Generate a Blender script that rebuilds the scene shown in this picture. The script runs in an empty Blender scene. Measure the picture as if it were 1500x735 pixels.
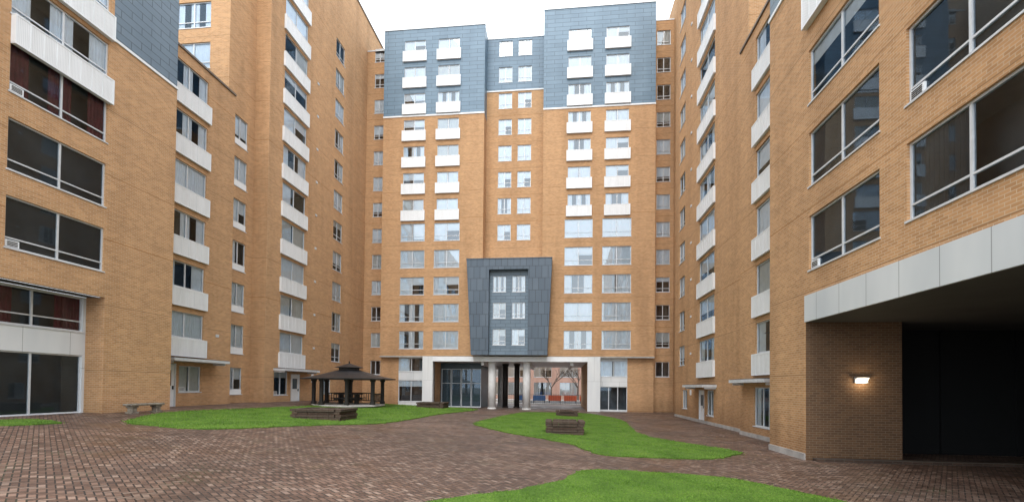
import bpy, math, random
import numpy as np
from mathutils import Matrix, Vector
random.seed(7); rng=np.random.default_rng(5)
S=bpy.context.scene
COL=S.collection
# ------------------------------------------------------------------ helpers
def link(o,parent=None):
    COL.objects.link(o)
    if parent is not None: o.parent=parent
    return o
def empty(name,loc=(0,0,0)):
    o=bpy.data.objects.new(name,None); o.location=loc; o.empty_display_size=.3
    return link(o)
class MB:
    def __init__(s): s.v=[]; s.f=[]; s.m=[]; s.mats=[]
    def mi(s,mat):
        if mat not in s.mats: s.mats.append(mat)
        return s.mats.index(mat)
    def quad(s,a,b,c,d,mat):
        n=len(s.v); s.v+=[tuple(a),tuple(b),tuple(c),tuple(d)]; s.f.append((n,n+1,n+2,n+3)); s.m.append(s.mi(mat))
    def box(s,x0,x1,y0,y1,z0,z1,mat):
        if x0>x1:x0,x1=x1,x0
        if y0>y1:y0,y1=y1,y0
        n=len(s.v)
        s.v+=[(x0,y0,z0),(x1,y0,z0),(x1,y1,z0),(x0,y1,z0),(x0,y0,z1),(x1,y0,z1),(x1,y1,z1),(x0,y1,z1)]
        for q in ((0,3,2,1),(4,5,6,7),(0,1,5,4),(1,2,6,5),(2,3,7,6),(3,0,4,7)):
            s.f.append(tuple(n+i for i in q)); s.m.append(s.mi(mat))
    def prism(s,poly0,z0,poly1,z1,mat,caps=True):
        n=len(s.v); k=len(poly0)
        s.v+=[(p[0],p[1],z0) for p in poly0]+[(p[0],p[1],z1) for p in poly1]
        for i in range(k):
            j=(i+1)%k; s.f.append((n+i,n+j,n+k+j,n+k+i)); s.m.append(s.mi(mat))
        if caps:
            s.f.append(tuple(n+i for i in reversed(range(k)))); s.m.append(s.mi(mat))
            s.f.append(tuple(n+k+i for i in range(k))); s.m.append(s.mi(mat))
    def cyl(s,x,y,z0,z1,r0,r1,mat,seg=24):
        p0=[(x+r0*math.cos(2*math.pi*i/seg),y+r0*math.sin(2*math.pi*i/seg)) for i in range(seg)]
        p1=[(x+r1*math.cos(2*math.pi*i/seg),y+r1*math.sin(2*math.pi*i/seg)) for i in range(seg)]
        s.prism(p0,z0,p1,z1,mat)
    def limb(s,a,b,r0,r1,mat,seg=7):
        a=Vector(a);b=Vector(b); d=(b-a).normalized(); u=d.orthogonal().normalized(); w=d.cross(u)
        n=len(s.v)
        for c,r in ((a,r0),(b,r1)):
            for i in range(seg):
                t=2*math.pi*i/seg; s.v.append(tuple(c+u*r*math.cos(t)+w*r*math.sin(t)))
        for i in range(seg):
            j=(i+1)%seg; s.f.append((n+i,n+j,n+seg+j,n+seg+i)); s.m.append(s.mi(mat))
    def mesh(s,name):
        me=bpy.data.meshes.new(name); me.from_pydata(s.v,[],s.f)
        for m in s.mats: me.materials.append(m)
        me.polygons.foreach_set("material_index",s.m)
        uv=me.uv_layers.new(name="UVMap")
        for p in me.polygons:
            n=p.normal; ax=abs(n.x); ay=abs(n.y); az=abs(n.z)
            for li in p.loop_indices:
                c=me.vertices[me.loops[li].vertex_index].co
                if az>=ax and az>=ay: uv.data[li].uv=(c.x,c.y)
                elif ax>ay: uv.data[li].uv=(c.y,c.z)
                else: uv.data[li].uv=(c.x,c.z)
        me.update(); return me
    def obj(s,name,parent=None,loc=(0,0,0),bevel=0):
        o=bpy.data.objects.new(name,s.mesh(name)); o.location=loc; link(o,parent)
        if bevel:
            b=o.modifiers.new("bevel",'BEVEL'); b.width=bevel; b.segments=2; b.limit_method='ANGLE'
        return o
class Pieces:
    """every box / quad becomes a part object of its own"""
    names={}
    def __init__(s,root): s.root=root
    def box(s,*a):
        m=MB(); m.box(*a); return m.obj(Pieces.names.get(a[-1].name,"panel"),s.root)
    def quad(s,*a):
        m=MB(); m.quad(*a); return m.obj(Pieces.names.get(a[-1].name,"panel"),s.root)
# ------------------------------------------------------------------ materials
class NT:
    def __init__(s,name):
        s.mat=bpy.data.materials.new(name); s.mat.use_nodes=True; s.nt=s.mat.node_tree
        s.b=s.nt.nodes["Principled BSDF"]; s.out=s.nt.nodes["Material Output"]
    def n(s,t,**k):
        x=s.nt.nodes.new(t)
        for a,v in k.items(): setattr(x,a,v)
        return x
    def l(s,a,b): s.nt.links.new(a,b)
    def math(s,op,a,b=None,c=None):
        x=s.n("ShaderNodeMath",operation=op)
        for i,v in enumerate((a,b,c)):
            if v is None: continue
            if hasattr(v,"links"): s.l(v,x.inputs[i])
            else: x.inputs[i].default_value=v
        return x.outputs[0]
    def noise(s,vec,scale,detail=3,rough=.6):
        x=s.n("ShaderNodeTexNoise"); x.inputs["Scale"].default_value=scale; x.inputs["Detail"].default_value=detail; x.inputs["Roughness"].default_value=rough
        if vec is not None: s.l(vec,x.inputs["Vector"])
        return x.outputs["Fac"]
    def mapping(s,vec,sc=(1,1,1),rot=(0,0,0),loc=(0,0,0)):
        x=s.n("ShaderNodeMapping"); x.inputs["Scale"].default_value=sc; x.inputs["Rotation"].default_value=rot; x.inputs["Location"].default_value=loc
        s.l(vec,x.inputs["Vector"]); return x.outputs[0]
    def ramp(s,fac,stops):
        x=s.n("ShaderNodeValToRGB"); s.l(fac,x.inputs[0]); e=x.color_ramp.elements
        while len(e)<len(stops): e.new(.5)
        for i,(p,c) in enumerate(stops):
            e[i].position=p; e[i].color=tuple(c)+(1,) if len(c)==3 else c
        return x.outputs[0]
    def mix(s,fac,a,b,mode='MIX'):
        x=s.n("ShaderNodeMix",data_type='RGBA',blend_type=mode)
        for i,v in ((0,fac),(6,a),(7,b)):
            if hasattr(v,"links"): s.l(v,x.inputs[i])
            elif i==0: x.inputs[0].default_value=v
            else: x.inputs[i].default_value=tuple(v)+(1,)
        return x.outputs[2]
    def bump(s,h,strength=.3,dist=.01):
        x=s.n("ShaderNodeBump"); x.inputs["Strength"].default_value=strength; x.inputs["Distance"].default_value=dist
        s.l(h,x.inputs["Height"]); s.l(x.outputs[0],s.b.inputs["Normal"])
    def uv(s): return s.n("ShaderNodeTexCoord").outputs["UV"]
    def pos(s): return s.n("ShaderNodeNewGeometry").outputs["Position"]
def simple(name,col,rough=.6,metal=0,var=.12,scale=3,bump=0):
    m=NT(name); p=m.pos()
    f=m.noise(p,scale,2)
    c=m.ramp(f,[(.3,[x*(1-var) for x in col]),(.7,[min(1,x*(1+var)) for x in col])])
    m.l(c,m.b.inputs["Base Color"]); m.b.inputs["Roughness"].default_value=rough; m.b.inputs["Metallic"].default_value=metal
    if bump: m.bump(m.noise(p,scale*20,2),bump,.01)
    return m.mat
def brickmat(name,c1,c2,mo,w=.23,h=.08,mort=.007,band=True):
    m=NT(name); uv=m.uv()
    b=m.n("ShaderNodeTexBrick"); m.l(uv,b.inputs["Vector"])
    b.inputs["Color1"].default_value=(*c1,1); b.inputs["Color2"].default_value=(*c2,1); b.inputs["Mortar"].default_value=(*mo,1)
    b.inputs["Scale"].default_value=1; b.inputs["Mortar Size"].default_value=mort; b.inputs["Mortar Smooth"].default_value=.1
    b.inputs["Brick Width"].default_value=w; b.inputs["Row Height"].default_value=h; b.inputs["Bias"].default_value=-.1
    p=m.pos()
    st=m.noise(m.mapping(p,(.6,.6,.07)),1.0,4)
    c=m.mix(.95,b.outputs["Color"],m.ramp(st,[(.3,(.82,.80,.785)),(.55,(1.02,1.01,1.0))]),'MULTIPLY')
    if band:
        big=m.noise(m.mapping(p,(1,1,6)),.5,2)
        c=m.mix(.8,c,m.ramp(big,[(.35,(.92,.92,.92)),(.65,(1.05,1.04,1.03))]),'MULTIPLY')
        sz=m.n("ShaderNodeSeparateXYZ"); m.l(p,sz.inputs[0])
        fz=m.math('FRACT',m.math('MULTIPLY',m.math('SUBTRACT',sz.outputs[2],5.72),1/2.82))
        ln=m.math('LESS_THAN',fz,.009)
        c=m.mix(ln,c,[x*.66 for x in c2])
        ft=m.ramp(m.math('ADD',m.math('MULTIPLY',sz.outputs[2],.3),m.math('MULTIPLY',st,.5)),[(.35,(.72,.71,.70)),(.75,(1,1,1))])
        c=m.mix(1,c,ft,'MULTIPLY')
    m.l(c,m.b.inputs["Base Color"]); m.b.inputs["Roughness"].default_value=.85
    m.b.inputs["Specular IOR Level"].default_value=.25
    m.bump(m.math('SUBTRACT',1.0,b.outputs["Fac"]),.5,.006)
    return m.mat
BRICK=brickmat("tan_brick",(.535,.300,.145),(.40,.215,.098),(.56,.435,.30))
BRICKM=brickmat("shaded_brown_brick",(.15,.083,.044),(.105,.058,.033),(.19,.145,.10),band=False)  # tan brick darkened in its colour to stand for shade under the overhang
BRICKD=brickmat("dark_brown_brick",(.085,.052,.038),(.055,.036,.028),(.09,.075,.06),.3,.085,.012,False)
REDBRICK=brickmat("red_brick",(.50,.30,.24),(.44,.24,.19),(.55,.48,.42),band=False)
def slatemat(name,c1,c2,w,h,mort=.012,dk=.5):
    m=NT(name); b=m.n("ShaderNodeTexBrick"); m.l(m.uv(),b.inputs["Vector"])
    b.inputs["Color1"].default_value=(*c1,1); b.inputs["Color2"].default_value=(*c2,1); b.inputs["Mortar"].default_value=(*[x*dk for x in c1],1)
    b.inputs["Scale"].default_value=1; b.inputs["Mortar Size"].default_value=mort; b.inputs["Brick Width"].default_value=w; b.inputs["Row Height"].default_value=h
    c=m.mix(.8,b.outputs["Color"],m.ramp(m.noise(m.mapping(m.pos(),(1,1,.3)),.6,3),[(.3,(.82,.84,.86)),(.7,(1.08,1.07,1.06))]),'MULTIPLY')
    m.l(c,m.b.inputs["Base Color"]); m.b.inputs["Roughness"].default_value=.45
    m.bump(m.math('SUBTRACT',1.0,b.outputs["Fac"]),.4,.01)
    return m.mat
SLATE=slatemat("slate_blue_cladding",(.140,.220,.295),(.112,.183,.25),1.6,.42,.018,.42)
SLATED=slatemat("dark_slate_cladding",(.098,.132,.172),(.072,.102,.138),.62,1.2,.024,.35)
SLATEL=slatemat("grey_slate_cladding",(.15,.205,.26),(.125,.178,.228),1.0,.35,.018,.42)
WHITE=simple("white_painted_metal",(.78,.795,.81),.45,0,.05,1.5)
FASCIA=slatemat("pale_fascia_panel",(.62,.64,.64),(.59,.61,.615),1.22,3.0,.012)
SPAN=slatemat("white_spandrel_panel",(.70,.71,.71),(.67,.68,.68),1.7,3.0,.01)
ALU=simple("pale_aluminium",(.62,.64,.66),.4,.2,.08,4)
DARKM=simple("dark_metal",(.03,.032,.035),.4,.4,.2,4)
BROWNM=simple("brown_metal_coping",(.16,.12,.09),.5,.2,.2,4)
CONC=simple("concrete",(.38,.36,.34),.8,0,.2,2,.3)
COLM=simple("pale_concrete_column",(.66,.66,.65),.7,0,.1,2,.2)
STONE=simple("weathered_stone",(.22,.19,.15),.85,0,.4,6,.5)
DWOOD=simple("dark_stained_wood",(.018,.015,.014),.6,0,.3,6,.3)
ROOFM=slatemat("dark_shingle",(.024,.023,.026),(.016,.016,.018),.3,.25,.02,.3)
SOIL=simple("soil",(.06,.04,.027),.95,0,.4,12,.8)
BARK=simple("tree_bark",(.10,.08,.065),.9,0,.3,10,.5)
SOFFIT=simple("soffit_panel",(.28,.26,.24),.7,0,.08,1)
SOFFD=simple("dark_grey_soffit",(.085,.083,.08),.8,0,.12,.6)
NAVY=simple("dark_blue_lobby_panel",(.02,.045,.062),.35,0,.3,.6)
BLACKP=simple("black_garage_door",(.004,.005,.006),.7,0,.2,1)
ROOM=simple("room_interior",(.07,.075,.08),.9,0,.4,.8)
CURT=simple("white_curtain",(.88,.90,.92),.9,0,.05,3)
CURTB=simple("cream_curtain",(.70,.69,.66),.9,0,.08,3)
CURTG=simple("grey_screen",(.042,.05,.056),.9,0,.35,.7)
CURTR=simple("dark_red_curtain",(.11,.018,.025),.9,0,.3,3)
ASPH=simple("asphalt",(.055,.055,.057),.85,0,.25,4,.4)
RED=simple("orange_red_paint",(.55,.12,.06),.6)
BLUE=simple("blue_paint",(.06,.16,.40),.6)
Pieces.names={"white_painted_metal":"trim_band","pale_fascia_panel":"fascia","pale_aluminium":"coping","dark_metal":"coping","brown_metal_coping":"coping","concrete":"base_course","soffit_panel":"soffit","dark_grey_soffit":"soffit","dark_glossy_panel":"glazed_panel"}
def glassmat(name,add,tint,mul=1.0):
    g=NT(name)
    tr=g.n("ShaderNodeBsdfTransparent"); tr.inputs[0].default_value=(.92,.96,.98,1)
    gl=g.n("ShaderNodeBsdfGlossy"); gl.inputs["Roughness"].default_value=.02; gl.inputs[0].default_value=(*tint,1)
    fr=g.n("ShaderNodeFresnel"); fr.inputs[0].default_value=1.55
    ms=g.n("ShaderNodeMixShader"); g.l(g.math('MULTIPLY_ADD',fr.outputs[0],mul,add),ms.inputs[0]); g.l(tr.outputs[0],ms.inputs[1]); g.l(gl.outputs[0],ms.inputs[2])
    bm=g.n("ShaderNodeBump"); bm.inputs["Strength"].default_value=.05; bm.inputs["Distance"].default_value=.02; g.l(g.noise(g.pos(),.9,1),bm.inputs["Height"]); g.l(bm.outputs[0],gl.inputs["Normal"])
    g.l(ms.outputs[0],g.out.inputs[0]); return g.mat
GLASS=glassmat("coated_window_glass",.13,(.85,.93,1.0))
GLASSN=glassmat("clear_window_glass",.03,(.62,.80,1.0),.8)
CUR_GLASS=[GLASSN]
g=NT("perforated_white_panel")
vo=g.n("ShaderNodeTexVoronoi"); vo.inputs["Scale"].default_value=18; vo.inputs["Randomness"].default_value=0; g.l(g.uv(),vo.inputs["Vector"])
pc=g.ramp(vo.outputs["Distance"],[(.24,(.56,.57,.58)),(.32,(.82,.83,.84))])
pc=g.mix(.8,pc,g.ramp(g.noise(g.mapping(g.pos(),(2,2,.5)),1.2,3),[(.35,(.90,.90,.89)),(.6,(1,1,1))]),'MULTIPLY')
g.l(pc,g.b.inputs["Base Color"]); g.b.inputs["Roughness"].default_value=.5; PERF=g.mat
# herringbone paving
g=NT("herringbone_brick_paving"); p=g.pos()
v=g.mapping(p,(9.2,9.2,9.2),(0,0,math.radians(38)))
sx=g.n("ShaderNodeSeparateXYZ"); g.l(v,sx.inputs[0]); X,Y=sx.outputs[0],sx.outputs[1]
i=g.math('FLOOR',X); j=g.math('FLOOR',Y); fx=g.math('SUBTRACT',X,i); fy=g.math('SUBTRACT',Y,j)
m4=g.math('FLOORED_MODULO',g.math('SUBTRACT',i,j),4.0)
isv=g.math('GREATER_THAN',m4,1.5)
m1=g.math('COMPARE',m4,1.0,.1); m2=g.math('COMPARE',m4,2.0,.1)
lh=g.math('ADD',fx,m1); lv=g.math('ADD',fy,m2)
def sel(a,b):
    return g.math('ADD',g.math('MULTIPLY',a,g.math('SUBTRACT',1.0,isv)),g.math('MULTIPLY',b,isv))
L=sel(lh,lv); T=sel(fy,fx)
e=g.math('MINIMUM',g.math('MINIMUM',L,g.math('SUBTRACT',2.0,L)),g.math('MINIMUM',T,g.math('SUBTRACT',1.0,T)))
idx=g.math('SUBTRACT',i,m1); idy=g.math('SUBTRACT',j,m2)
cb=g.n("ShaderNodeCombineXYZ"); g.l(idx,cb.inputs[0]); g.l(idy,cb.inputs[1]); g.l(isv,cb.inputs[2])
wn=g.n("ShaderNodeTexWhiteNoise"); g.l(cb.outputs[0],wn.inputs["Vector"])
bc=g.ramp(wn.outputs["Value"],[(0,(.092,.054,.040)),(.4,(.142,.085,.063)),(.75,(.19,.12,.09)),(1,(.25,.18,.145))])
# vertical bricks tinted darker, painting in how they catch light: keeps the zig-zag legible further away
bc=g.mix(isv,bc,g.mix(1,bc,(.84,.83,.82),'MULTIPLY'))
bigv=g.noise(p,.3,5,.65)
bc=g.mix(.95,bc,g.ramp(bigv,[(.3,(.62,.60,.58)),(.48,(.95,.93,.90)),(.7,(1.28,1.23,1.18))]),'MULTIPLY')
bnd=g.noise(g.mapping(p,(.12,1.3,1),(0,0,math.radians(-8))),1.0,2)
bc=g.mix(.8,bc,g.ramp(bnd,[(.4,(.84,.84,.84)),(.6,(1.1,1.09,1.08))]),'MULTIPLY')
moss=g.ramp(g.noise(p,.8,4,.7),[(.55,(0,0,0)),(.72,(1,1,1))])
jc=g.mix(moss,(.022,.018,.015),(.04,.05,.02))
mort=g.ramp(e,[(.07,(1,1,1)),(.14,(0,0,0))])
c=g.mix(mort,bc,jc)
g.l(c,g.b.inputs["Base Color"])
g.l(g.ramp(g.noise(p,.5,3),[(.35,(.36,.36,.36)),(.6,(.66,.66,.66))]),g.b.inputs["Roughness"]); g.b.inputs["Specular IOR Level"].default_value=.4
hh=g.math('ADD',g.math('MINIMUM',e,.12),g.math('MULTIPLY',wn.outputs["Value"],.04)); g.bump(hh,.6,.05); PAVE=g.mat
def grassmat(name,a,b,c_):
    g=NT(name); p=g.pos()
    c=g.ramp(g.noise(p,22,2,.7),[(.3,a),(.55,b),(.75,c_)])
    c=g.mix(.95,c,g.ramp(g.noise(p,.9,4,.7),[(.3,(.56,.62,.56)),(.5,(.95,.96,.93)),(.7,(1.28,1.14,1.2))]),'MULTIPLY')
    g.l(c,g.b.inputs["Base Color"]); g.b.inputs["Roughness"].default_value=.8; g.b.inputs["Specular IOR Level"].default_value=.2
    return g.mat
GRASS=grassmat("lawn_turf",(.05,.105,.013),(.088,.170,.022),(.145,.235,.038))
BLADE=grassmat("grass_blade",(.07,.145,.018),(.125,.24,.03),(.22,.33,.065))
# ------------------------------------------------------------------ terrain
def sm(t): t=max(0,min(1,t)); return t*t*(3-2*t)
def gz(x,y):
    s=1-.85*sm((y-35)/11.0); return 1.1*s*max(0,min(1,(6-x)/26))
def sheet(name,xs,ys,dz,mat,kind="structure"):
    vs=[(x,y,gz(x,y)+dz) for y in ys for x in xs]; nx=len(xs)
    fs=[(j*nx+i,j*nx+i+1,(j+1)*nx+i+1,(j+1)*nx+i) for j in range(len(ys)-1) for i in range(nx-1)]
    me=bpy.data.meshes.new(name); me.from_pydata(vs,[],fs); me.materials.append(mat)
    o=bpy.data.objects.new(name,me); link(o); o["kind"]=kind; return o
xs=[-900,-300,-100,-60,-40]+list(np.arange(-30,31,1.0))+[40,60,100,300,900]
ys=[-300,-60,-20]+list(np.arange(-10,61,1.0))+[80,120,300,900]
GRD=simple("dry_ground",(.20,.18,.15),.9,0,.2,.5)
sheet("ground",xs,ys,-.06,GRD)
pv=sheet("courtyard_paving",list(np.arange(-22,22.1,.5)),list(np.arange(-4,62.1,.5)),0,PAVE)
import mathutils.geometry as MG
def grass_lawn(poly,dens,label,hb=.05):
    pts=[Vector(q) for q in poly]
    for _ in range(2):
        npn=[]
        for a in range(len(pts)):
            A=pts[a];B=pts[(a+1)%len(pts)]; npn+=[A*.84+B*.16,A*.16+B*.84]
        pts=npn
    dn=[]
    for a in range(len(pts)):
        A=pts[a];B=pts[(a+1)%len(pts)]; k=max(1,int((B-A).length/.22))
        for q in range(k): dn.append(A.lerp(B,q/k))
    pts=[q+Vector((random.uniform(-.07,.07),random.uniform(-.07,.07))) for q in dn]
    P=np.array([(q.x,q.y) for q in pts])
    x0,y0=P.min(0);x1,y1=P.max(0)
    def inside(XY):
        r=np.zeros(len(XY),bool); n=len(P); jx=n-1
        for ix in range(n):
            xi,yi=P[ix];xj,yj=P[jx]
            cnd=((yi>XY[:,1])!=(yj>XY[:,1]))&(XY[:,0]<(xj-xi)*(XY[:,1]-yi)/(yj-yi+1e-12)+xi)
            r^=cnd; jx=ix
        return r
    gx,gy=np.meshgrid(np.arange(x0,x1,.6),np.arange(y0,y1,.6)); ip=np.stack([gx.ravel(),gy.ravel()],1); ip=ip[inside(ip)]
    n=len(P); co=[Vector(q) for q in P]+[Vector(q) for q in ip]
    res=MG.delaunay_2d_cdt(co,[],[list(range(n))],1,1e-5)
    vv=[(q.x,q.y,gz(q.x,q.y)+.03+.012*math.sin(q.x*3)*math.cos(q.y*2.3)) for q in res[0]]; ff=[tuple(f) for f in res[2]]
    k=len(vv)
    vv+= [(q[0],q[1],gz(q[0],q[1])+.034) for q in P]+[(q[0]*1,q[1]*1,gz(q[0],q[1])-.01) for q in P]
    for a in range(n):
        b=(a+1)%n; ff.append((k+a,k+b,k+n+b,k+n+a))
    nf=len(ff)
    area=(x1-x0)*(y1-y0); N=int(area*dens)
    XY=np.stack([rng.uniform(x0,x1,N),rng.uniform(y0,y1,N)],1); XY=XY[inside(XY)]
    ed=[]
    for q in pts:
        for _ in range(5): ed.append((q.x+random.gauss(0,.08),q.y+random.gauss(0,.08)))
    XY=np.concatenate([XY,np.array(ed)])
    k=len(vv)
    for (x,y) in XY:
        a=random.uniform(0,math.pi); w=random.uniform(.006,.014)*hb/.05; h=random.uniform(.5,1.3)*hb; z=gz(x,y)+.015
        dx=math.cos(a)*w; dy=math.sin(a)*w; lx=random.uniform(-.5,.5)*h; ly=random.uniform(-.5,.5)*h
        vv+=[(x-dx,y-dy,z),(x+dx,y+dy,z),(x+lx,y+ly,z+h)]; ff.append((k,k+1,k+2)); k+=3
    me=bpy.data.meshes.new("lawn"); me.from_pydata(vv,[],ff); me.materials.append(GRASS); me.materials.append(BLADE)
    mi=[0]*nf+[1]*(len(ff)-nf); me.polygons.foreach_set("material_index",mi)
    o=bpy.data.objects.new("lawn",me); link(o); o["kind"]="stuff"; o["label"]=label; o["category"]="grass"
    return o
grass_lawn([(-16,15.0),(-18.4,19.6),(-17.0,26.3),(-16.0,33),(-14.5,41),(-10,40),(-6.2,36.3),(-7.6,29),(-8.1,20.5),(-10.2,18.2),(-12.3,14.6)],120,"bright green lawn patch set in the brick paving",.07)
grass_lawn([(-4.7,23.5),(-3.0,36),(-1,39),(2.5,41.5),(4.6,33.5),(3.8,22.5),(7.2,18.3),(5,15.7),(1.3,14.9),(.5,17.5),(-.85,18.8),(-2.8,20.6)],280,"bright green curving lawn patch around brick planters",.055)
grass_lawn([(-2.6,7.0),(-2.1,8),(-.1,10.0),(.6,12.3),(4.4,12.6),(6.3,10.3),(6.5,8.5),(3,6.2)],750,"bright green pointed lawn patch edged by brick paving",.045)
grass_lawn([(-19.2,11.5),(-17.4,12.6),(-16.9,14.1),(-19.0,14.6)],200,"small green grass strip beside the brick wall",.05)
LEAF=simple("dry_leaf",(.24,.15,.08),.8,0,.5,9)
vv=[];ff=[];k=0
for q in range(900):
    y=random.uniform(8,40); x=random.uniform(-18,8)
    if random.random()<.4: x=random.choice([7.9,-19.1])+random.gauss(0,.35); y=random.uniform(15,30)
    if x>8.2 or x<-19.3: continue
    z=gz(x,y)+.012; a=random.uniform(0,6.28); s_=random.uniform(.015,.045)
    for t in range(4):
        aa=a+t*math.pi/2; r=s_*(1 if t%2 else .55); vv.append((x+r*math.cos(aa),y+r*math.sin(aa),z+random.uniform(0,.02)))
    ff.append((k,k+1,k+2,k+3)); k+=4
me=bpy.data.meshes.new("fallen_leaves"); me.from_pydata(vv,[],ff); me.materials.append(LEAF)
o=bpy.data.objects.new("fallen_leaves",me); link(o); o["kind"]="stuff"; o["label"]="scattered dry brown leaves on the paving and grass"; o["category"]="leaves"
# ------------------------------------------------------------------ facade frames
class Fr:
    def __init__(s,kind,c): s.k=kind; s.c=c
    def p(s,u,z,d=0):
        if s.k=='L': return (s.c+d,u,z)
        if s.k=='R': return (s.c-d,u,z)
        return (u,s.c-d,z)
    def rot(s): return {'L':math.pi/2,'R':-math.pi/2,'B':0}[s.k]
    def box(s,mb,u0,u1,z0,z1,d0,d1,mat):
        a=s.p(u0,z0,d0); b=s.p(u1,z1,d1)
        return mb.box(min(a[0],b[0]),max(a[0],b[0]),min(a[1],b[1]),max(a[1],b[1]),z0,z1,mat)
def wall(mb,F,u0,u1,z0,z1,holes,mat,depth=.22,revmat=None):
    hs=[h for h in holes if h[1]>u0 and h[0]<u1 and h[3]>z0 and h[2]<z1]
    us=sorted(set([u0,u1]+[max(u0,min(u1,x)) for h in hs for x in h[:2]]))
    zs=sorted(set([z0,z1]+[max(z0,min(z1,x)) for h in hs for x in h[2:]]))
    for a in range(len(us)-1):
        um=(us[a]+us[a+1])/2; run=None
        for b in range(len(zs)-1):
            zm=(zs[b]+zs[b+1])/2
            solid=not any(h[0]<um<h[1] and h[2]<zm<h[3] for h in hs)
            if solid and run is None: run=zs[b]
            if (not solid) and run is not None:
                mb.quad(F.p(us[a],run),F.p(us[a+1],run),F.p(us[a+1],zs[b]),F.p(us[a],zs[b]),mat); run=None
        if run is not None: mb.quad(F.p(us[a],run),F.p(us[a+1],run),F.p(us[a+1],z1),F.p(us[a],z1),mat)
    for h in hs:
        rm=revmat or mat; d=-depth
        q=[(max(h[0],u0),max(h[2],z0)),(min(h[1],u1),max(h[2],z0)),(min(h[1],u1),min(h[3],z1)),(max(h[0],u0),min(h[3],z1))]
        for t in range(4):
            A=q[t];B=q[(t+1)%4]; mb.quad(F.p(A[0],A[1],0),F.p(B[0],B[1],0),F.p(B[0],B[1],d),F.p(A[0],A[1],d),rm)
# ------------------------------------------------------------------ window prototypes
cache={}
def wmesh(w,h,mull,trans,grille,apron):
    key=('w',round(w,2),round(h,2),tuple(mull),trans,grille,apron)
    if key in cache: return cache[key]
    mb=MB(); t=.055; y0,y1=.07,.14
    zb=apron
    if apron: mb.box(-w/2+.001,w/2-.001,.04,.16,.002,apron,WHITE)
    mb.box(-w/2+.001,w/2-.001,y0,y1,zb+.002,zb+t,ALU); mb.box(-w/2+.001,w/2-.001,y0,y1,h-t,h-.002,ALU)
    mb.box(-w/2+.001,-w/2+t,y0+.002,y1,zb+t,h-t,ALU); mb.box(w/2-t,w/2-.001,y0+.002,y1,zb+t,h-t,ALU)
    edges=[-w/2+t]
    for m in mull:
        x=-w/2+w*m; mb.box(x-.035,x+.035,y0+.004,y1,zb+t,h-t,ALU); edges+=[x-.035,x+.035]
    edges.append(w/2-t)
    if trans:
        z=zb+(h-zb)*trans
        for a in range(0,len(edges),2): mb.box(edges[a],edges[a+1],y0+.01,y1,z-.025,z+.025,ALU)
    if grille:
        mb.box(edges[0],edges[0]+.42,y0-.02,y1-.03,zb+t,zb+t+.24,WHITE)
        for q in range(4): mb.box(edges[0]+.05,edges[0]+.37,y0-.035,y0-.018,zb+t+.03+q*.05,zb+t+.05+q*.05,DARKM)
    mb.box(-w/2-.04,w/2+.04,-.035,.068,-.05,.001,ALU)
    me=mb.mesh("window"); cache[key]=me; return me
def gmesh(w,h):
    G_=CUR_GLASS[0]
    key=('g',round(w,2),round(h,2),G_.name)
    if key in cache: return cache[key]
    mb=MB(); mb.quad((-w/2+.03,.11,.03),(w/2-.03,.11,.03),(w/2-.03,.11,h-.03),(-w/2+.03,.11,h-.03),G_)
    me=mb.mesh("glass"); cache[key]=me; return me
def rmesh(w,h):
    key=('r',round(w,2),round(h,2))
    if key in cache: return cache[key]
    mb=MB(); a,b=-w/2-.01,w/2+.01; y0,y1=.22,1.0; z0,z1=-.01,h+.01
    mb.quad((a,y1,z0),(b,y1,z0),(b,y1,z1),(a,y1,z1),ROOM)
    mb.quad((a,y0,z0),(a,y1,z0),(a,y1,z1),(a,y0,z1),ROOM); mb.quad((b,y0,z0),(b,y1,z0),(b,y1,z1),(b,y0,z1),ROOM)
    mb.quad((a,y0,z0),(b,y0,z0),(b,y1,z0),(a,y1,z0),ROOM); mb.quad((a,y0,z1),(b,y0,z1),(b,y1,z1),(a,y1,z1),ROOM)
    me=mb.mesh("room"); cache[key]=me; return me
def cmesh(w,h,var,mat):
    key=('c',round(w,2),round(h,2),var,mat.name)
    if key in cache: return cache[key]
    spans={'full':[(0,1,0)],'left':[(0,.42,0)],'right':[(.55,1,0)],'sides':[(0,.27,0),(.7,1,0)],'three':[(0,.2,0),(.38,.62,0),(.8,1,0)],
           'blind':[(0,1,.35)],'half':[(0,.5,0),(.5,1,.55)],'low':[(0,1,.7)],'screen':[(0,1,0)],'gap':[(0,.46,0),(.53,1,0)]}[var]
    mb=MB()
    for (a,b,zb) in spans:
        x0=-w/2+w*a; x1=-w/2+w*b; flat= zb>0 or var=='screen'
        n=1 if flat else max(6,int((x1-x0)/.045)); prev=None
        for k in range(n+1):
            x=x0+(x1-x0)*k/n; y=.16+(0 if flat else .011*math.sin(k*2.1)+.005*math.sin(k*.9+1))
            if prev: mb.quad((prev[0],prev[1],.02+h*zb),(x,y,.02+h*zb),(x,y,h-.01),(prev[0],prev[1],h-.01),mat)
            prev=(x,y)
    me=mb.mesh("curtain"); cache[key]=me; return me
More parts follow.
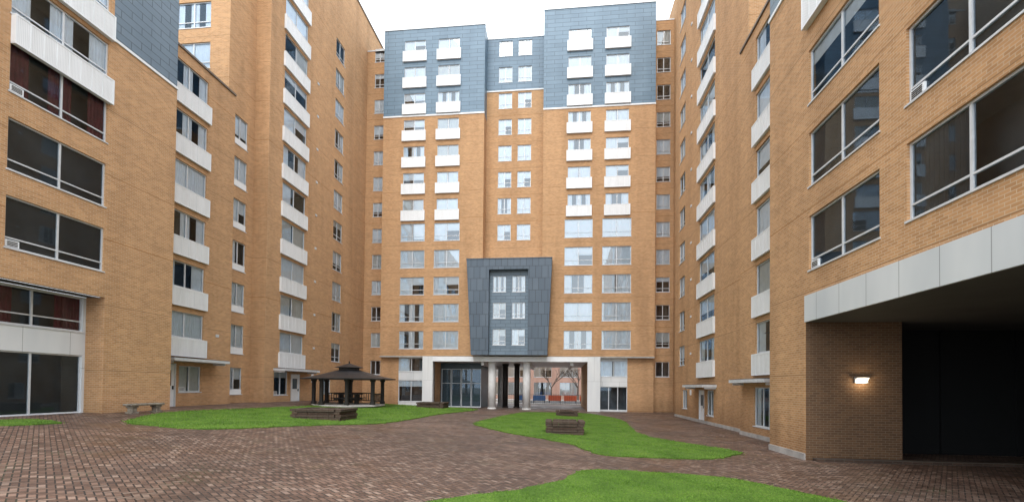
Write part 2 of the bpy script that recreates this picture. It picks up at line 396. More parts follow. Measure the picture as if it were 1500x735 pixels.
def add_window(root,F,u0,u1,z0,z1,mull=(.5,),trans=None,grille=False,apron=0,cur=None,cm=None,inset=0):
    w=abs(u1-u0);h=z1-z0
    o=bpy.data.objects.new("window",wmesh(w,h,mull,trans,grille,apron)); link(o,root)
    o.location=F.p((u0+u1)/2,z0,-inset); o.rotation_euler=(0,0,F.rot())
    for nm,me in (("glass",gmesh(w,h)),("room",rmesh(w,h))):
        c=bpy.data.objects.new(nm,me); link(c,o)
    if cur is None: cur=random.choices(['full','sides','gap','three','blind','half','low','left','right','none'],[26,16,14,10,8,8,6,6,5,6])[0]
    if cm is None: cm=random.choices([CURT,CURTB],[80,20])[0]
    if cur!='none':
        c=bpy.data.objects.new("curtain",cmesh(w,h,cur,cm)); link(c,o)
    return (min(u0,u1),max(u0,u1),z0,z1)
def balcony(root,F,u0,u1,z0,z1,proj=.15):
    w=u1-u0;h=z1-z0; key=('b',round(w,2),round(h,2),proj)
    if key not in cache:
        mb=MB(); a=w/2
        mb.box(-a,a,-proj,-proj+.04,h-.06,h,WHITE); mb.box(-a,a,-proj,-proj+.04,0,.06,WHITE)
        mb.box(-a,-a+.05,-proj+.001,0,.06,h-.06,WHITE); mb.box(a-.05,a,-proj+.001,0,.06,h-.06,WHITE)
        mb.box(-a+.001,a-.001,-proj+.04,0,h-.05,h-.01,WHITE); mb.box(-a+.001,a-.001,-proj+.04,0,.01,.05,WHITE)
        n=max(2,int((w-.1)/.42))
        for k in range(n):
            x0=-a+.05+(w-.1)*k/n; x1=-a+.05+(w-.1)*(k+1)/n; xm=x1-.025
            mb.box(x0,xm,-proj+.012,-proj+.03,.06,h-.06,PERF)
            mb.box(xm,x1,-proj+.002,-proj+.03,.06,h-.06,WHITE)
        cache[key]=mb.mesh("balcony")
    o=bpy.data.objects.new("balcony",cache[key]); link(o,root); o.location=F.p((u0+u1)/2,z0,0); o.rotation_euler=(0,0,F.rot())
def door(root,F,u0,u1,z0,z1,mat=WHITE,glass=True):
    w=u1-u0;h=z1-z0; mb=MB()
    mb.box(-w/2,-w/2+.07,-.02,.12,0,h,ALU); mb.box(w/2-.07,w/2,-.02,.12,0,h,ALU); mb.box(-w/2+.07,w/2-.07,-.018,.12,h-.07,h,ALU)
    mb.box(-w/2+.07,w/2-.07,.04,.09,0.02,h-.07,mat)
    if glass: mb.box(-w/4,w/4,.025,.039,h*.5,h*.85,NAVY)
    o=mb.obj("door",root); o.location=F.p((u0+u1)/2,z0,0); o.rotation_euler=(0,0,F.rot())
    m2=MB(); m2.box(w/2-.2,w/2-.16,-.03,.039,h*.42,h*.5,DARKM); m2.obj("handle",o)
def canopy(root,F,u0,u1,z,proj=1.1,th=.16):
    mb=MB(); F.box(mb,u0,u1,z,z+th,.001,proj,ALU); F.box(mb,u0+.05,u1-.05,z+th,z+th+.03,.001,proj-.05,ROOFM)
    for u in (u0+.15,u1-.15): F.box(mb,u-.03,u+.03,z-.12,z,.001,proj*.8,ALU)
    mb.obj("canopy",root)
def vent(root,F,u,z):
    mb=MB(); F.box(mb,u-.12,u+.12,z,z+.17,.002,.05,ALU); mb.obj("vent",root)
# ================================================================== LEFT BUILDING
lb=empty("apartment_building",(0,0,0)); lb["label"]="tall tan brick apartment block with stepped bays and white balconies"; lb["category"]="building"
W=MB(); CL=MB(); TR=Pieces(lb); SP=MB()
F1=Fr('L',-19.5); H=[]
for k in range(5):
    zs=7.15+2.78*k
    cur,cm=[('screen',CURTG),('screen',CURTG),('three',CURTR),('three',CURT),('full',CURT)][k]
    H.append(add_window(lb,F1,14.0,17.5,zs,zs+(1.85 if k<3 else 1.5),(.5,),.2,k in(0,2),0,cur,cm))
    H.append(add_window(lb,F1,8.6,12.1,zs,zs+1.85,(.5,),.2,False,0,'screen',CURTG))
    if k>=3: balcony(lb,F1,14.0,17.6,zs-1.1+.0,zs-.03,.2)
H.append((5.0,17.6,.6,6.05))
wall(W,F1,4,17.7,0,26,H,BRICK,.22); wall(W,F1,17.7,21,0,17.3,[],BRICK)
wall(CL,F1,17.7,21,17.42,26,[],SLATEL); F1.box(TR,17.7,21.03,17.3,17.42,-.02,.06,WHITE)
FR=Fr('L',-20.4)
W.quad((-19.72,17.6,.5),(-20.4,17.6,.5),(-20.4,17.6,6.05),(-19.72,17.6,6.05),BRICK)
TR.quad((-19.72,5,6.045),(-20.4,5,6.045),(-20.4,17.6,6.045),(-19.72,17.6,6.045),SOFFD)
hh=[]
for a,b in ((14.1,17.5),(10.6,14.0),(7.1,10.5)):
    hh.append(add_window(lb,FR,a,b,1.1,3.55,(.45,),None,False,0,'screen',CURTG))
    hh.append(add_window(lb,FR,a,b,4.55,6.0,(.45,),.3,False,0,'sides',CURTB if a<14 else CURTR))
wall(SP,FR,5,17.6,0,6.04,hh,SPAN,.1)
W.quad((-19.5,21,0),(-21.4,21,0),(-21.4,21,26),(-19.5,21,26),BRICK)
F2=Fr('L',-21.4); H=[]
for k in range(6):
    zb=5.0+2.84*k
    H.append(add_window(lb,F2,22.6,25.3,zb,zb+1.45,(.5,),None)); balcony(lb,F2,22.45,25.45,zb-1.08,zb-.03)
H.append(add_window(lb,F2,23.6,25.2,1.9,3.4,(.5,),None,True,0,'gap',CURTB)); H.append((22.3,23.4,1.0,3.5))
door(lb,F2,22.3,23.4,1.02,3.5); canopy(lb,F2,22.2,26.3,3.62,1.0)
wall(W,F2,21,27.6,0,21.3,H,BRICK); F2.box(TR,21,27.6,21.3,21.42,-.3,.08,BROWNM)
vent(lb,F2,26.4,5.3)
F3=Fr('L',-21.9); H=[]
for k in range(6):
    zb=4.45+2.84*k; H.append(add_window(lb,F3,28.1,29.5,zb,zb+1.95,(.5,),None,False,.4))
H.append(add_window(lb,F3,27.9,29.4,1.7,3.5,(.5,),None,False,.3,'half'))
wall(W,F3,27.6,30.2,0,42,H,BRICK)
FF=Fr('B',27.6); H=[]
for z in (23.35,26.1,28.9): H.append(add_window(lb,FF,-25.8,-23.3,z,z+1.75,(.5,),.25)); H.append(add_window(lb,FF,-30.2,-27.6,z,z+1.75,(.5,),.25))
wall(W,FF,-34,-21.9,21.2,42,H,BRICK)
W.quad((-21.9,30.2,0),(-20.8,30.2,0),(-20.8,30.2,42),(-21.9,30.2,42),BRICK)
W.quad((-21.4,27.6,0),(-21.9,27.6,0),(-21.9,27.6,21.2),(-21.4,27.6,21.2),BRICK)
F4=Fr('L',-20.8); H=[]
for k in range(11):
    zb=4.8+2.83*k
    H.append(add_window(lb,F4,31.9,35.0,zb,zb+1.5,(.5,),None)); balcony(lb,F4,31.75,35.15,zb-1.15,zb-.03)
    zb=4.55+2.83*k
    H.append(add_window(lb,F4,39.6,41.3,zb,zb+1.7,(.5,),.25))
H.append(add_window(lb,F4,31.3,33.0,1.6,3.4,(.5,),None,True,0,'low')); H.append((33.4,34.6,.9,3.2))
door(lb,F4,33.4,34.6,.92,3.2); canopy(lb,F4,31.2,35.9,3.4,1.0)
H.append(add_window(lb,F4,38.0,39.6,1.6,3.2,(.5,),None))
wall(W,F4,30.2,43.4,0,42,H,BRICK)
W.quad((-20.8,43.4,0),(-21.1,43.4,0),(-21.1,43.4,42),(-20.8,43.4,42),BRICK)
wall(W,Fr('L',-21.1),43.4,60,0,42,[],BRICK)
F4.box(TR,30.2,43.4,42,42.2,-.3,.08,BROWNM); Fr('L',-21.1).box(TR,43.4,60,42,42.2,-.3,.08,BROWNM)
for u,z in ((36.3,2.6),(36.3,3.1)):
    m=MB(); F4.box(m,u,u+.3,z,z+.35,.002,.04,WHITE); m.obj("sign_plate",lb)
for k in range(9): vent(lb,F4,36.6,5.4+2.83*k)
W.obj("wall",lb); CL.obj("cladding",lb); SP.obj("spandrel_panel",lb)
rf=MB(); rf.quad((-19.5,4,26),(-34,4,26),(-34,21,26),(-19.5,21,26),ROOFM); rf.obj("roof",lb)
rf=MB(); rf.quad((-21.4,21,21.25),(-34,21,21.25),(-34,27.6,21.25),(-21.4,27.6,21.25),ROOFM); rf.obj("roof",lb)
rf=MB(); rf.quad((-21.1,27.6,41.9),(-34,27.6,41.9),(-34,60,41.9),(-21.1,60,41.9),ROOFM); rf.obj("roof",lb)
# ================================================================== RIGHT BUILDING
rb=empty("apartment_building"); rb["label"]="tan brick apartment block with overhanging storeys above a dark driveway"; rb["category"]="building"
W=MB(); CL=MB(); TR=Pieces(rb)
G1=Fr('R',8.4); H=[]
for k in range(3):
    zs=6.45+2.85*k
    H.append(add_window(rb,G1,12.95,16.4,zs,zs+1.85,(.5,),.2,k==0,0,['screen','screen','low'][k],[CURTG,CURTG,CURTB][k]))
H.append(add_window(rb,G1,12.95,16.4,15.95,17.2,(.5,),None,False,0,'gap',CURT))
for k in range(4):
    zs=6.45+2.85*k
    H.append(add_window(rb,G1,8.3,12.0,zs+.08,zs+1.98,(.45,),.2,k==1,0,['left','screen','gap','gap'][k],[CURTG,CURTG,CURTG,CURT][k]))
    H.append(add_window(rb,G1,3.5,7.2,zs+.08,zs+1.98,(.5,),.2,False,0,'screen',CURTG))
balcony(rb,G1,12.85,16.5,14.8,15.92,.2)
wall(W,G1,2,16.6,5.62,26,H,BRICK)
wall(W,G1,16.6,19.3,0,17.3,[],BRICK); wall(CL,G1,16.6,19.3,17.42,26,[],SLATEL); G1.box(TR,16.6,19.33,17.3,17.42,-.02,.06,WHITE)
G1.box(TR,2,16.6,4.72,5.62,-.02,.05,FASCIA)
G1.box(TR,16.62,19.3,0,.22,-.02,.05,CONC)
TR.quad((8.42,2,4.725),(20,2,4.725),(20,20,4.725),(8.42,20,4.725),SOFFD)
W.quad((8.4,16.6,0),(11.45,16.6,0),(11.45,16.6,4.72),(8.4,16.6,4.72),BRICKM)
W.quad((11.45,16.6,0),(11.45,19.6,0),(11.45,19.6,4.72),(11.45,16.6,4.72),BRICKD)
W.quad((20,2,0),(20,20,0),(20,20,6),(20,2,6),BRICKD)  # unseen side wall, added to shut light out of the underpass
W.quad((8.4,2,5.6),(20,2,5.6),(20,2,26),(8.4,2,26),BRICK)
W.quad((12,2,0),(20,2,0),(20,2,5.6),(12,2,5.6),BRICKD)  # unseen end wall, added so the underpass stays dark
dr=MB(); dr.quad((11.45,19.0,0),(20,19.0,0),(20,19.0,4.9),(11.45,19.0,4.9),BLACKP)
for x in (11.5,14.4,17.0,19.5): dr.box(x,x+.1,18.9,18.99,0,4.7,BLACKP)
dr.obj("garage_door",rb)
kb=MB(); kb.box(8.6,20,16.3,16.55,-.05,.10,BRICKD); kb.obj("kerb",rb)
W.quad((8.4,19.3,0),(9.6,19.3,0),(9.6,19.3,26),(8.4,19.3,26),BRICK)
G2=Fr('R',9.6); H=[]
for k in range(6):
    zb=4.15+2.85*k
    H.append(add_window(rb,G2,20.8,23.6,zb,zb+1.5,(.5,),None)); balcony(rb,G2,20.65,23.75,zb-1.08,zb-.03)
H.append(add_window(rb,G2,22.0,23.8,.6,2.5,(.5,),None)); canopy(rb,G2,21,25.2,2.72,.7)
wall(W,G2,19.3,25.5,0,20.5,H,BRICK); G2.box(TR,19.3,25.5,20.5,20.62,-.3,.08,BROWNM); G2.box(TR,19.3,25.5,0,.2,-.02,.04,CONC)
G3=Fr('R',10.0); H=[]
for k in range(13):
    zb=4.3+2.85*k
    if k<12: H.append(add_window(rb,G3,30.9,34.2,zb,zb+1.5,(.5,),None)); balcony(rb,G3,30.75,34.35,zb-1.12,zb-.03)
    if k<12: H.append(add_window(rb,G3,38.0,39.7,zb,zb+1.6,(.5,),.25))
H.append(add_window(rb,G3,31.0,32.4,.6,2.3,(.5,),None)); H.append((32.9,34.1,.1,2.3)); door(rb,G3,32.9,34.1,.12,2.3)
canopy(rb,G3,30.4,35.2,2.5,.9)
H.append(add_window(rb,G3,37.2,38.6,.8,2.3,(.5,),None))
wall(W,G3,25.5,41,0,42,H,BRICK); G3.box(TR,25.5,41,0,.2,-.02,.04,CONC)
W.quad((10,25.5,20.4),(18,25.5,20.4),(18,25.5,42),(10,25.5,42),BRICK)
W.quad((9.6,25.5,0),(10,25.5,0),(10,25.5,20.4),(9.6,25.5,20.4),BRICK)
W.quad((10,41,0),(11.3,41,0),(11.3,41,42),(10,41,42),BRICK)
G4=Fr('R',11.3); H=[(43.9,45.4,.05,2.4)]; door(rb,G4,43.9,45.4,.06,2.4,WHITE,False)
wall(W,G4,41,60,0,42,H,BRICK)
m=MB(); G3.box(m,36,36.35,1.9,2.3,.002,.04,WHITE); m.obj("sign_plate",rb)
for k in range(10): vent(rb,G3,36.2,5+2.85*k)
W.obj("wall",rb); CL.obj("cladding",rb)
for q in (((8.4,2,26),(22,2,26),(22,19.3,26),(8.4,19.3,26)),((9.6,19.3,20.45),(22,19.3,20.45),(22,25.5,20.45),(9.6,25.5,20.45)),((11.3,25.5,41.95),(22,25.5,41.95),(22,60,41.95),(11.3,60,41.95))):
    rf=MB(); rf.quad(*q,ROOFM); rf.obj("roof",rb)
# ================================================================== BACK BUILDING
CUR_GLASS[0]=GLASS
bb=empty("apartment_building"); bb["label"]="tan brick apartment tower with slate upper storeys and ground-level passage"; bb["category"]="building"
W=MB(); CL=MB(); TR=Pieces(bb); SP=MB(); SF=2.81
B0=Fr('B',46.0); HL=[];HR=[]
for cols,HH in ((((-16.75,-14.15),(-13.15,-10.45)),HL),(((.35,3.15),(4.1,6.95)),HR)):
    for (a,b) in cols:
        for k in range(5):
            zs=6.24+SF*k; HH.append(add_window(bb,B0,a,b,zs,zs+1.85,(.5,),.28,False,0,random.choice(['full','gap','three','sides','full','half','full']),CURT))
        am,bm_=((a+b)/2-1.18),((a+b)/2+1.18)
        for k in range(7):
            zs=20.7+SF*k; HH.append(add_window(bb,B0,am+.05,bm_-.05,zs,zs+1.15,(.5,),None,False,0,random.choice(['full','sides','gap','half','blind','three','gap'])))
            balcony(bb,B0,am-.1,bm_+.1,zs-1.12,zs-.03,.18)
wall(W,B0,-18.8,-8.0,5.5,30.6,HL,BRICK); wall(CL,B0,-18.8,-8.0,30.75,39.9,HL,SLATE)
wall(W,B0,-1.9,9.25,5.5,30.6,HR,BRICK); wall(CL,B0,-1.9,9.25,30.75,40.9,HR,SLATE)
for a,b,t in ((-18.82,-7.98,39.9),(-1.92,9.27,40.9)):
    B0.box(TR,a,b,30.6,30.75,-.02,.06,WHITE); B0.box(TR,a,b,t,t+.12,-.3,.06,ALU)
for x,t,y1 in ((-18.8,39.9,47),(-8.0,39.9,47.5),(-1.9,40.9,47.5),(9.25,40.9,47.2)):
    W.quad((x,46,5.5),(x,y1,5.5),(x,y1,30.6),(x,46,30.6),BRICK); CL.quad((x,46,30.6),(x,y1,30.6),(x,y1,t),(x,46,t),SLATE)
Cn=Fr('B',47.5); HC=[]
for a,b in ((-6.72,-5.3),(-4.65,-3.23)):
    for k in range(8):
        zs=17.85+SF*k; HC.append(add_window(bb,Cn,a,b,zs,zs+1.65,(.5,),.3,False,0,random.choice(['full','half','gap','sides','full']),CURT))
wall(W,Cn,-8,-1.9,5.5,33.7,HC,BRICK); wall(CL,Cn,-8,-1.9,33.82,39.4,HC,SLATE); Cn.box(TR,-8,-1.9,33.7,33.82,-.02,.06,WHITE); Cn.box(TR,-8,-1.9,39.4,39.5,-.3,.05,ALU)
for (yy,a,b,wa,wb,top) in ((47.0,-21.1,-18.8,-20.25,-19.15,38.6),(47.2,9.25,11.3,9.6,10.95,39.9)):
    Fn=Fr('B',yy); Hn=[]
    for k in range(12):
        zs=6.5+SF*k; Hn.append(add_window(bb,Fn,wa,wb,zs,zs+1.5,(.5,),.25,False,0,random.choice(['full','gap','low','none','blind'])))
    Hn.append(add_window(bb,Fn,wa,wb,3.55,5.05,(.5,),None,False,0,'none'))
    wall(W,Fn,a,b,-.2,top,Hn,BRICK); Fn.box(TR,a,b,top,top+.12,-.3,.05,ALU)
Bg=Fr('B',46.45); Hg=[]
Hg.append(add_window(bb,Bg,-16.9,-14.2,3.9,5.3,(.5,),None,False,0,'left'))
Hg.append(add_window(bb,Bg,-16.9,-14.2,.75,2.95,(.5,),None,False,0,'low'))
CUR_GLASS[0]=GLASSN
Hg.append(add_window(bb,Bg,4.0,6.7,3.5,5.1,(.5,),None,False,0,'gap'))
Hg.append(add_window(bb,Bg,4.0,6.7,.15,2.5,(.33,.66),None,False,0,'none'))
wall(W,Bg,-18.8,-16.9,-.2,5.5,[],BRICK); wall(SP,Bg,-16.9,-14.2,-.2,5.5,Hg,SPAN,.1); SP.obj("spandrel_panel",bb); SP=MB()
wall(SP,Bg,4.0,6.7,-.2,5.5,Hg,SPAN,.1); SP.obj("spandrel_panel",bb); SP=MB(); wall(W,Bg,6.7,9.25,-.2,5.5,[],BRICK)
TR.quad((-18.8,46.0,5.5),(9.25,46.0,5.5),(9.25,47.5,5.5),(-18.8,47.5,5.5),SOFFIT)
for a,b in ((-14.2,-13.1),(2.75,4.0)):
    m=MB(); m.box(a,b,46.0,46.9,-.2,5.48,SPAN); m.obj("pier",bb)
TR.box(-13.1,2.75,45.95,46.3,4.95,5.46,WHITE)
B0.box(TR,-18.8,-14.2,5.36,5.5,.002,.05,CONC); B0.box(TR,4.0,9.25,5.36,5.5,.002,.05,CONC)
# passage
m=MB(); m.quad((-13.1,46.3,4.97),(2.75,46.3,4.97),(2.75,60,4.97),(-13.1,60,4.97),WHITE); m.obj("ceiling",bb)
W.quad((-13.1,46.6,-.2),(-13.1,60,-.2),(-13.1,60,4.96),(-13.1,46.6,4.96),BRICK)
W.quad((2.75,46.6,-.2),(2.75,60,-.2),(2.75,60,4.96),(2.75,46.6,4.96),BRICK)
Bl=Fr('B',49.2); hl=[]
for k in range(4):
    a=-13.0+k*1.12; hl.append(add_window(bb,Bl,a,a+1.06,.15,4.3,(),.62,False,0,'screen',NAVY))
wall(SP,Bl,-13.1,-8.55,-.2,4.96,hl,NAVY,.1); SP.obj("lobby_front",bb)
m=MB(); m.quad((-8.55,49.2,-.2),(-8.55,60,-.2),(-8.55,60,4.96),(-8.55,49.2,4.96),NAVY); m.obj("glazed_panel",bb)
for x in (-8,-3.4,1.2):
    m=MB(); m.box(x-.15,x+.15,46.7,59.5,4.6,4.96,WHITE); m.obj("ceiling_beam",bb)
W.quad((-21.1,60,4.96),(11.3,60,4.96),(11.3,60,38),(-21.1,60,38),BRICK)
W.quad((-21.1,60,-.2),(-13.1,60,-.2),(-13.1,60,4.96),(-21.1,60,4.96),BRICK); W.quad((2.75,60,-.2),(11.3,60,-.2),(11.3,60,4.96),(2.75,60,4.96),BRICK)
W.obj("wall",bb); CL.obj("cladding",bb)
for x,y,mt,r in ((-7.0,46.8,COLM,.40),(-3.4,46.8,COLM,.40),(-6.1,51.0,DWOOD,.3),(-4.8,51.0,DWOOD,.3),(-7.4,57,COLM,.36)):
    c=MB(); z=gz(x,y); c.cyl(x,y,z-.1,4.95,r,r,mt,32); c.cyl(x,y,z-.05,z+.12,r+.06,r+.06,mt,32); c.cyl(x,y,4.75,4.955,r+.05,r+.09,mt,32)
    o=c.obj("column",bb)
    for p_ in o.data.polygons: p_.use_smooth=(len(p_.vertices)==4)
# slate bay
CUR_GLASS[0]=GLASS
by=MB(); yb=44.9
T0,T1,zt=(-9.45),(-.85),15.15; b0,b1,zb_=(-8.9),(-1.25),5.55
c0,c1=-7.15,-3.2; zi=14.1
by.quad((b0,yb,zb_),(c0,yb,zb_),(c0,yb,zt),(T0,yb,zt),SLATED); by.quad((c1,yb,zb_),(b1,yb,zb_),(T1,yb,zt),(c1,yb,zt),SLATED)
by.quad((c0,yb,zi),(c1,yb,zi),(c1,yb,zt),(c0,yb,zt),SLATED)
by.quad((b0,yb,zb_),(b0,47.5,zb_),(T0,47.5,zt),(T0,yb,zt),SLATED); by.quad((b1,yb,zb_),(b1,47.5,zb_),(T1,47.5,zt),(T1,yb,zt),SLATED)
by.quad((b0,yb,zb_),(b1,yb,zb_),(b1,47.5,zb_),(b0,47.5,zb_),SOFFIT)
by.quad((T0,yb,zt),(T1,yb,zt),(T1,47.5,zt),(T0,47.5,zt),ALU)
Bi=Fr('B',yb+.6); Hb=[]
for a,b in ((-6.8,-5.5),(-4.85,-3.55)):
    for k in range(3):
        zs=6.6+2.68*k; Hb.append(add_window(bb,Bi,a,b,zs,zs+1.6,(.5,),.25,False,0,random.choice(['gap','sides','three','half'])))
wall(by,Bi,c0,c1,zb_,zi,Hb,SLATEL,.15)
by.quad((c0,yb,zb_),(c0,yb+.6,zb_),(c0,yb+.6,zi),(c0,yb,zi),SLATED); by.quad((c1,yb,zb_),(c1,yb+.6,zb_),(c1,yb+.6,zi),(c1,yb,zi),SLATED)
by.quad((c0,yb,zi),(c1,yb,zi),(c1,yb+.6,zi),(c0,yb+.6,zi),SLATED)
by.obj("bay",bb)
m=MB(); m.box(T0-.04,T1+.04,yb-.05,yb+.1,zt+.002,zt+.08,SLATED); m.obj("coping",bb)
for q in (((-18.8,46,39.85),(-8,46,39.85),(-8,60,39.85),(-18.8,60,39.85)),((-1.9,46,40.85),(9.25,46,40.85),(9.25,60,40.85),(-1.9,60,40.85)),((-8,47.5,39.35),(-1.9,47.5,39.35),(-1.9,60,39.35),(-8,60,39.35)),
    ((-21.1,47,38.5),(-18.8,47,38.5),(-18.8,60,38.5),(-21.1,60,38.5)),((9.25,47.2,39.8),(11.3,47.2,39.8),(11.3,60,39.8),(9.25,60,39.8))):
    rf=MB(); rf.quad(*q,ROOFM); rf.obj("roof",bb)
# ================================================================== GAZEBO
gx,gy=-15.2,31.6; g0=gz(gx,gy)
gb=empty("gazebo",(gx,gy,g0)); gb["label"]="dark wooden gazebo with two-tier shingle roof on the lawn"; gb["category"]="gazebo"
def ring(n,r,ph=math.pi/8,sx=1.0): return [(sx*r*math.cos(ph+2*math.pi*i/n),r*math.sin(ph+2*math.pi*i/n)) for i in range(n)]
m=MB(); m.prism(ring(8,2.55),.02,ring(8,2.5),.14,CONC); m.obj("floor",gb)
m=MB()
for (r0,z0,r1,z1) in ((3.25,1.97,2.1,2.20),(2.1,2.20,1.2,2.46),(1.2,2.46,.75,2.58)): m.prism(ring(8,r0),z0,ring(8,r1),z1,ROOFM,False)
m.prism(ring(8,3.27),1.90,ring(8,3.27),1.97,DWOOD)
ro=m.obj("roof",gb)
m=MB(); m.prism(ring(8,.7),2.56,ring(8,.7),2.76,DWOOD); m.prism(ring(8,1.05),2.76,ring(8,.08),3.06,ROOFM); m.cyl(0,0,3.06,3.24,.05,.03,DWOOD,10); m.obj("cupola",ro)
for (x,y) in ring(8,2.35):
    m=MB(); m.box(x-.1,x+.1,y-.1,y+.1,.14,1.89,DWOOD); m.box(x-.14,x+.14,y-.14,y+.14,.141,.35,DWOOD); m.box(x-.14,x+.14,y-.14,y+.14,1.75,1.895,DWOOD); m.obj("post",gb)
R8=ring(8,2.35)
for a in (1,2,7):
    A=Vector((*R8[a],0));B=Vector((*R8[(a+1)%8],0)); d=(B-A).normalized(); nrm=Vector((-d.y,d.x,0))*.03
    m=MB()
    for z0,z1 in ((.3,.36),(.85,.93)):
        p=[A+d*.1-nrm,B-d*.1-nrm,B-d*.1+nrm,A+d*.1+nrm]; q=[(v.x,v.y) for v in p]; m.prism(q,z0,q,z1,DWOOD)
    L_=(B-A).length
    for k in range(1,10):
        c=A+d*(L_*k/10); q=[(c.x-.02,c.y-.02),(c.x+.02,c.y-.02),(c.x+.02,c.y+.02),(c.x-.02,c.y+.02)]; m.prism(q,.36,q,.85,DWOOD)
    m.obj("railing",gb)
m=MB()
m.box(-.9,.9,-.4,.4,.82,.88,DWOOD); m.box(-.9,.9,-.95,-.65,.55,.6,DWOOD); m.box(-.9,.9,.65,.95,.55,.6,DWOOD)
for x in (-.6,.6): m.box(x-.05,x+.05,-.9,.9,.45,.55,DWOOD); m.box(x-.05,x+.05,-.3,.3,.14,.45,DWOOD); m.box(x-.05,x+.05,-.3,.3,.551,.82,DWOOD)
t=m.obj("picnic_table",None,(gx,gy,g0)); t["label"]="dark wooden picnic table inside the gazebo"; t["category"]="table"
# ================================================================== PLANTERS
def planter(x,y,w,d,h,label):
    z=gz(x,y); r=empty("planter",(x,y,z)); r["label"]=label; r["category"]="planter"; r["group"]="low brick planters on the lawns"
    m=MB(); n=max(4,int(h/.11)); ch=h/n; t=.28
    for k in range(n):
        off=.035*math.sin(k*2.4) if k<n-1 else .05
        z0=k*ch+.004-(.1 if k==0 else 0); z1=(k+1)*ch-.010
        for sx_ in (-1,1):
            nb=int(d/.3)
            for b in range(nb):
                y0=-d/2+d*b/nb+.005; y1=-d/2+d*(b+1)/nb-.005; jx=random.uniform(-.012,.012)
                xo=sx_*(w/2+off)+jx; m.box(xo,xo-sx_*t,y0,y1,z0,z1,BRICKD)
            nb=int(w/.34)
            for b in range(nb):
                x0=-w/2+t+(w-2*t)*b/nb+.005; x1=-w/2+t+(w-2*t)*(b+1)/nb-.005; jy=random.uniform(-.012,.012)
                yo=sx_*(d/2+off)+jy; m.box(x0,x1,yo,yo-sx_*t,z0,z1,BRICKD)
    m.box(-w/2+.1,w/2-.1,-d/2+.1,d/2-.1,0,h*.5,SOIL)
    m.obj("brick_ring",r,bevel=.006)
    m=MB(); N=10
    for a in range(N):
        for b in range(N):
            def P(i_,j_):
                x_=-w/2+t+(w-2*t)*i_/N; y_=-d/2+t+(d-2*t)*j_/N
                return (x_,y_,h-.12+.06*math.sin(i_*1.7+j_)*math.cos(j_*2.1)*(0<i_<N)*(0<j_<N)+.05)
            m.quad(P(a,b),P(a+1,b),P(a+1,b+1),P(a,b+1),SOIL)
    m.obj("soil",r)
    return r
planter(-11.45,21.3,2.45,1.8,.52,"wide low dark brick planter filled with soil on grass")
planter(-10.0,35.3,2.1,1.8,.45,"small low dark brick planter near the entrance path")
planter(.25,21.6,1.7,1.5,.62,"square dark brick planter with weathered courses on lawn")
planter(.55,35.0,1.6,1.6,.42,"small dark brick planter on the far end of lawn")
# ================================================================== BENCH
bx,byy=-18.7,18.8; bz=gz(bx,byy)
b=empty("bench",(bx,byy,bz)); b["label"]="weathered stone bench standing against the brick wall"; b["category"]="bench"
m=MB(); m.box(-.22,.22,-.85,.85,.34,.44,STONE); m.obj("seat",b,bevel=.03)
for y in (-.6,.6):
    m=MB(); m.box(-.18,.18,y-.17,y+.17,-.02,.08,STONE); m.box(-.13,.13,y-.12,y+.12,.081,.26,STONE); m.box(-.17,.17,y-.16,y+.16,.261,.339,STONE); m.obj("leg",b,bevel=.02)
# ================================================================== WALL LAMP
lx0,lz0=10.15,2.74
wl=empty("wall_lamp",(lx0,16.6,lz0)); wl["label"]="lit rectangular wall lamp mounted on the brick wall"; wl["category"]="lamp"
m=MB(); m.box(-.2,.2,-.06,-.002,-.09,.09,ALU); m.box(-.2,.2,-.14,-.06,.05,.09,ALU); m.obj("housing",wl)
em=NT("lamp_glow"); em.b.inputs["Emission Color"].default_value=(1,.80,.52,1); em.b.inputs["Emission Strength"].default_value=6
m=MB(); m.prism([(-.12,-.10),(.12,-.10),(.12,-.061),(-.12,-.061)],-.07,[(-.17,-.13),(.17,-.13),(.17,-.061),(-.17,-.061)],.049,em.mat); m.obj("diffuser",wl)
ld=bpy.data.lights.new("lamp_light",'POINT'); ld.energy=16; ld.color=(1,.78,.5); ld.shadow_soft_size=.06
lo=bpy.data.objects.new("lamp_light",ld); lo.location=(0,-.24,-.06); link(lo,wl)
# ================================================================== STREET BEYOND
def slab(name,x0,x1,y0,y1,z0,z1,mat):
    m=MB(); m.box(x0,x1,y0,y1,z0,z1,mat); o=m.obj(name); o["kind"]="structure"; return o
slab("road",-200,200,66,78,-.08,.02,ASPH); slab("pavement",-200,200,62.1,65.9,-.05,.13,CONC); slab("pavement",-200,200,78.1,84,-.05,.13,CONC)
ob=empty("brick_house"); ob["label"]="pale red brick street building with rows of windows"; ob["category"]="building"
m=MB(); Fo=Fr('B',88); H=[]
for k in range(3):
    for q in range(9): H.append(add_window(ob,Fo,-30+q*5,-26.6+q*5,.9+3.4*k,3.3+3.4*k,(.33,.66),None,False,0,random.choice(['half','full','sides'])))
wall(m,Fo,-33,16,0,11,H,REDBRICK); m.quad((-33,88,11),(16,88,11),(16,98,11),(-33,98,11),ROOFM); m.obj("wall",ob)
fe=empty("fence",(0,61,0)); fe["label"]="dark metal picket fence along the street"; fe["category"]="fence"
m=MB()
for z in (.25,1.35): m.box(-8,3,-.02,.02,z,z+.05,DARKM)
for k in range(37): x=-8+k*.3; m.box(x,x+.02,-.012,.012,.1,1.5,DARKM)
m.obj("picket",fe)
hb=empty("barrier",(0,65,0.13)); hb["label"]="orange-red and blue construction barrier boards beside the road"; hb["category"]="barrier"
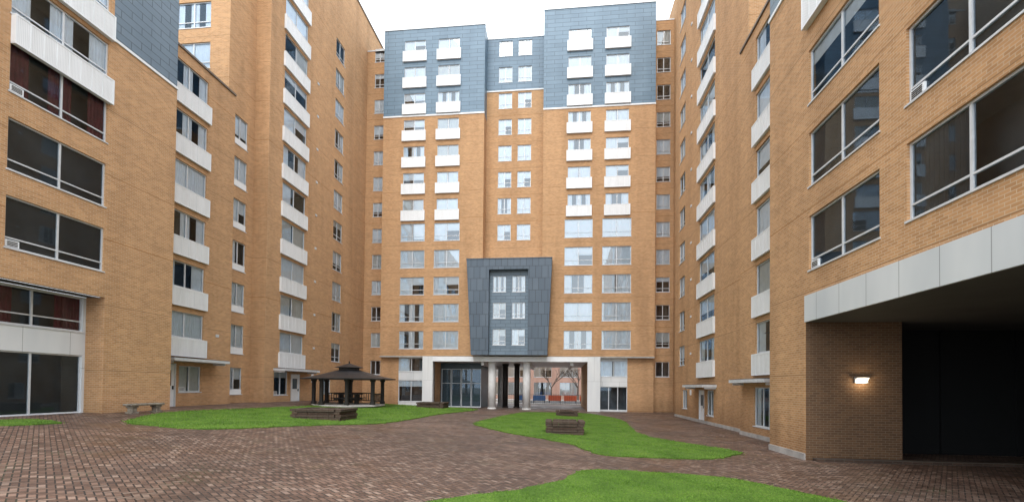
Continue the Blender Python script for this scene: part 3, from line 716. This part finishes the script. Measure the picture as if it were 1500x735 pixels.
for k in range(5):
    m=MB(); m.box(-6+k*2.2,-4.2+k*2.2,-.05,.05,.35,1.1,BLUE if k in(0,1) else RED); m.box(-5.9+k*2.2,-5.8+k*2.2,-.2,.2,0,.35,DARKM); m.box(-4.4+k*2.2,-4.3+k*2.2,-.2,.2,0,.35,DARKM)
    m.obj("board",hb)
for tx,ty in ((-1.5,80.5),(3.2,80.8)):
    t=empty("tree",(tx,ty,.13)); t["label"]="bare street tree growing from the far pavement"; t["category"]="tree"
    m=MB(); m.limb((0,0,-.05),(0,0,2.2),.16,.12,BARK); m.obj("trunk",t)
    m=MB()
    def grow(a,d,l,r,dep):
        b_=a+d*l; m.limb(a,b_,r,r*.65,BARK,5)
        if dep>0:
            for q in range(3):
                nd=(d+Vector((random.uniform(-.7,.7),random.uniform(-.7,.7),random.uniform(-.1,.5)))).normalized(); grow(b_,nd,l*.72,r*.62,dep-1)
    for q in range(4): grow(Vector((0,0,2.1)),Vector((random.uniform(-.6,.6),random.uniform(-.6,.6),.8)).normalized(),1.5,.09,3)
    m.obj("crown",t)
# ================================================================== WORLD, SUN, CAMERA
w=bpy.data.worlds.new("World"); S.world=w; w.use_nodes=True; nt=w.node_tree; bg=nt.nodes["Background"]; out=nt.nodes["World Output"]
sky=nt.nodes.new("ShaderNodeTexSky"); sky.sky_type='NISHITA'; sky.sun_disc=False; sky.sun_elevation=math.radians(48); sky.sun_rotation=math.radians(175); sky.dust_density=3
nt.links.new(sky.outputs[0],bg.inputs[0]); bg.inputs[1].default_value=.12
bg2=nt.nodes.new("ShaderNodeBackground"); bg2.inputs[1].default_value=3.0
tc=nt.nodes.new("ShaderNodeTexCoord"); nz=nt.nodes.new("ShaderNodeTexNoise"); nz.inputs["Scale"].default_value=2.2; nz.inputs["Detail"].default_value=3; nt.links.new(tc.outputs["Generated"],nz.inputs["Vector"])
cr=nt.nodes.new("ShaderNodeValToRGB"); cr.color_ramp.elements[0].position=.3; cr.color_ramp.elements[0].color=(.80,.88,.98,1); cr.color_ramp.elements[1].position=.65; cr.color_ramp.elements[1].color=(.94,.98,1,1)
nt.links.new(nz.outputs["Fac"],cr.inputs[0]); nt.links.new(cr.outputs[0],bg2.inputs[0])
mx=nt.nodes.new("ShaderNodeMixShader"); mx.inputs[0].default_value=.85; nt.links.new(bg.outputs[0],mx.inputs[1]); nt.links.new(bg2.outputs[0],mx.inputs[2]); nt.links.new(mx.outputs[0],out.inputs[0])
sd=bpy.data.lights.new("sun",'SUN'); sd.energy=1.5; sd.angle=math.radians(25); sd.color=(1,.97,.92)
so=bpy.data.objects.new("sun",sd); so.rotation_euler=(math.radians(42),0,math.radians(-5)); link(so)
f=667.0; cx=750.0; cy=554.4
R=Matrix.Rotation(math.radians(6),4,'Z')@Matrix.Rotation(math.radians(91),4,'X')@Matrix.Rotation(math.radians(.6),4,'Z')
cam=bpy.data.cameras.new("camera"); co=bpy.data.objects.new("camera",cam); link(co); co.matrix_world=Matrix.Translation((0,0,2.4))@R
cam.sensor_width=36; cam.lens=f*36/1500; cam.shift_y=(cy-367.5)/1500; cam.clip_end=3000; cam.clip_start=.1
S.camera=co
S.view_settings.view_transform='Standard'; S.view_settings.look='None'; S.view_settings.exposure=0
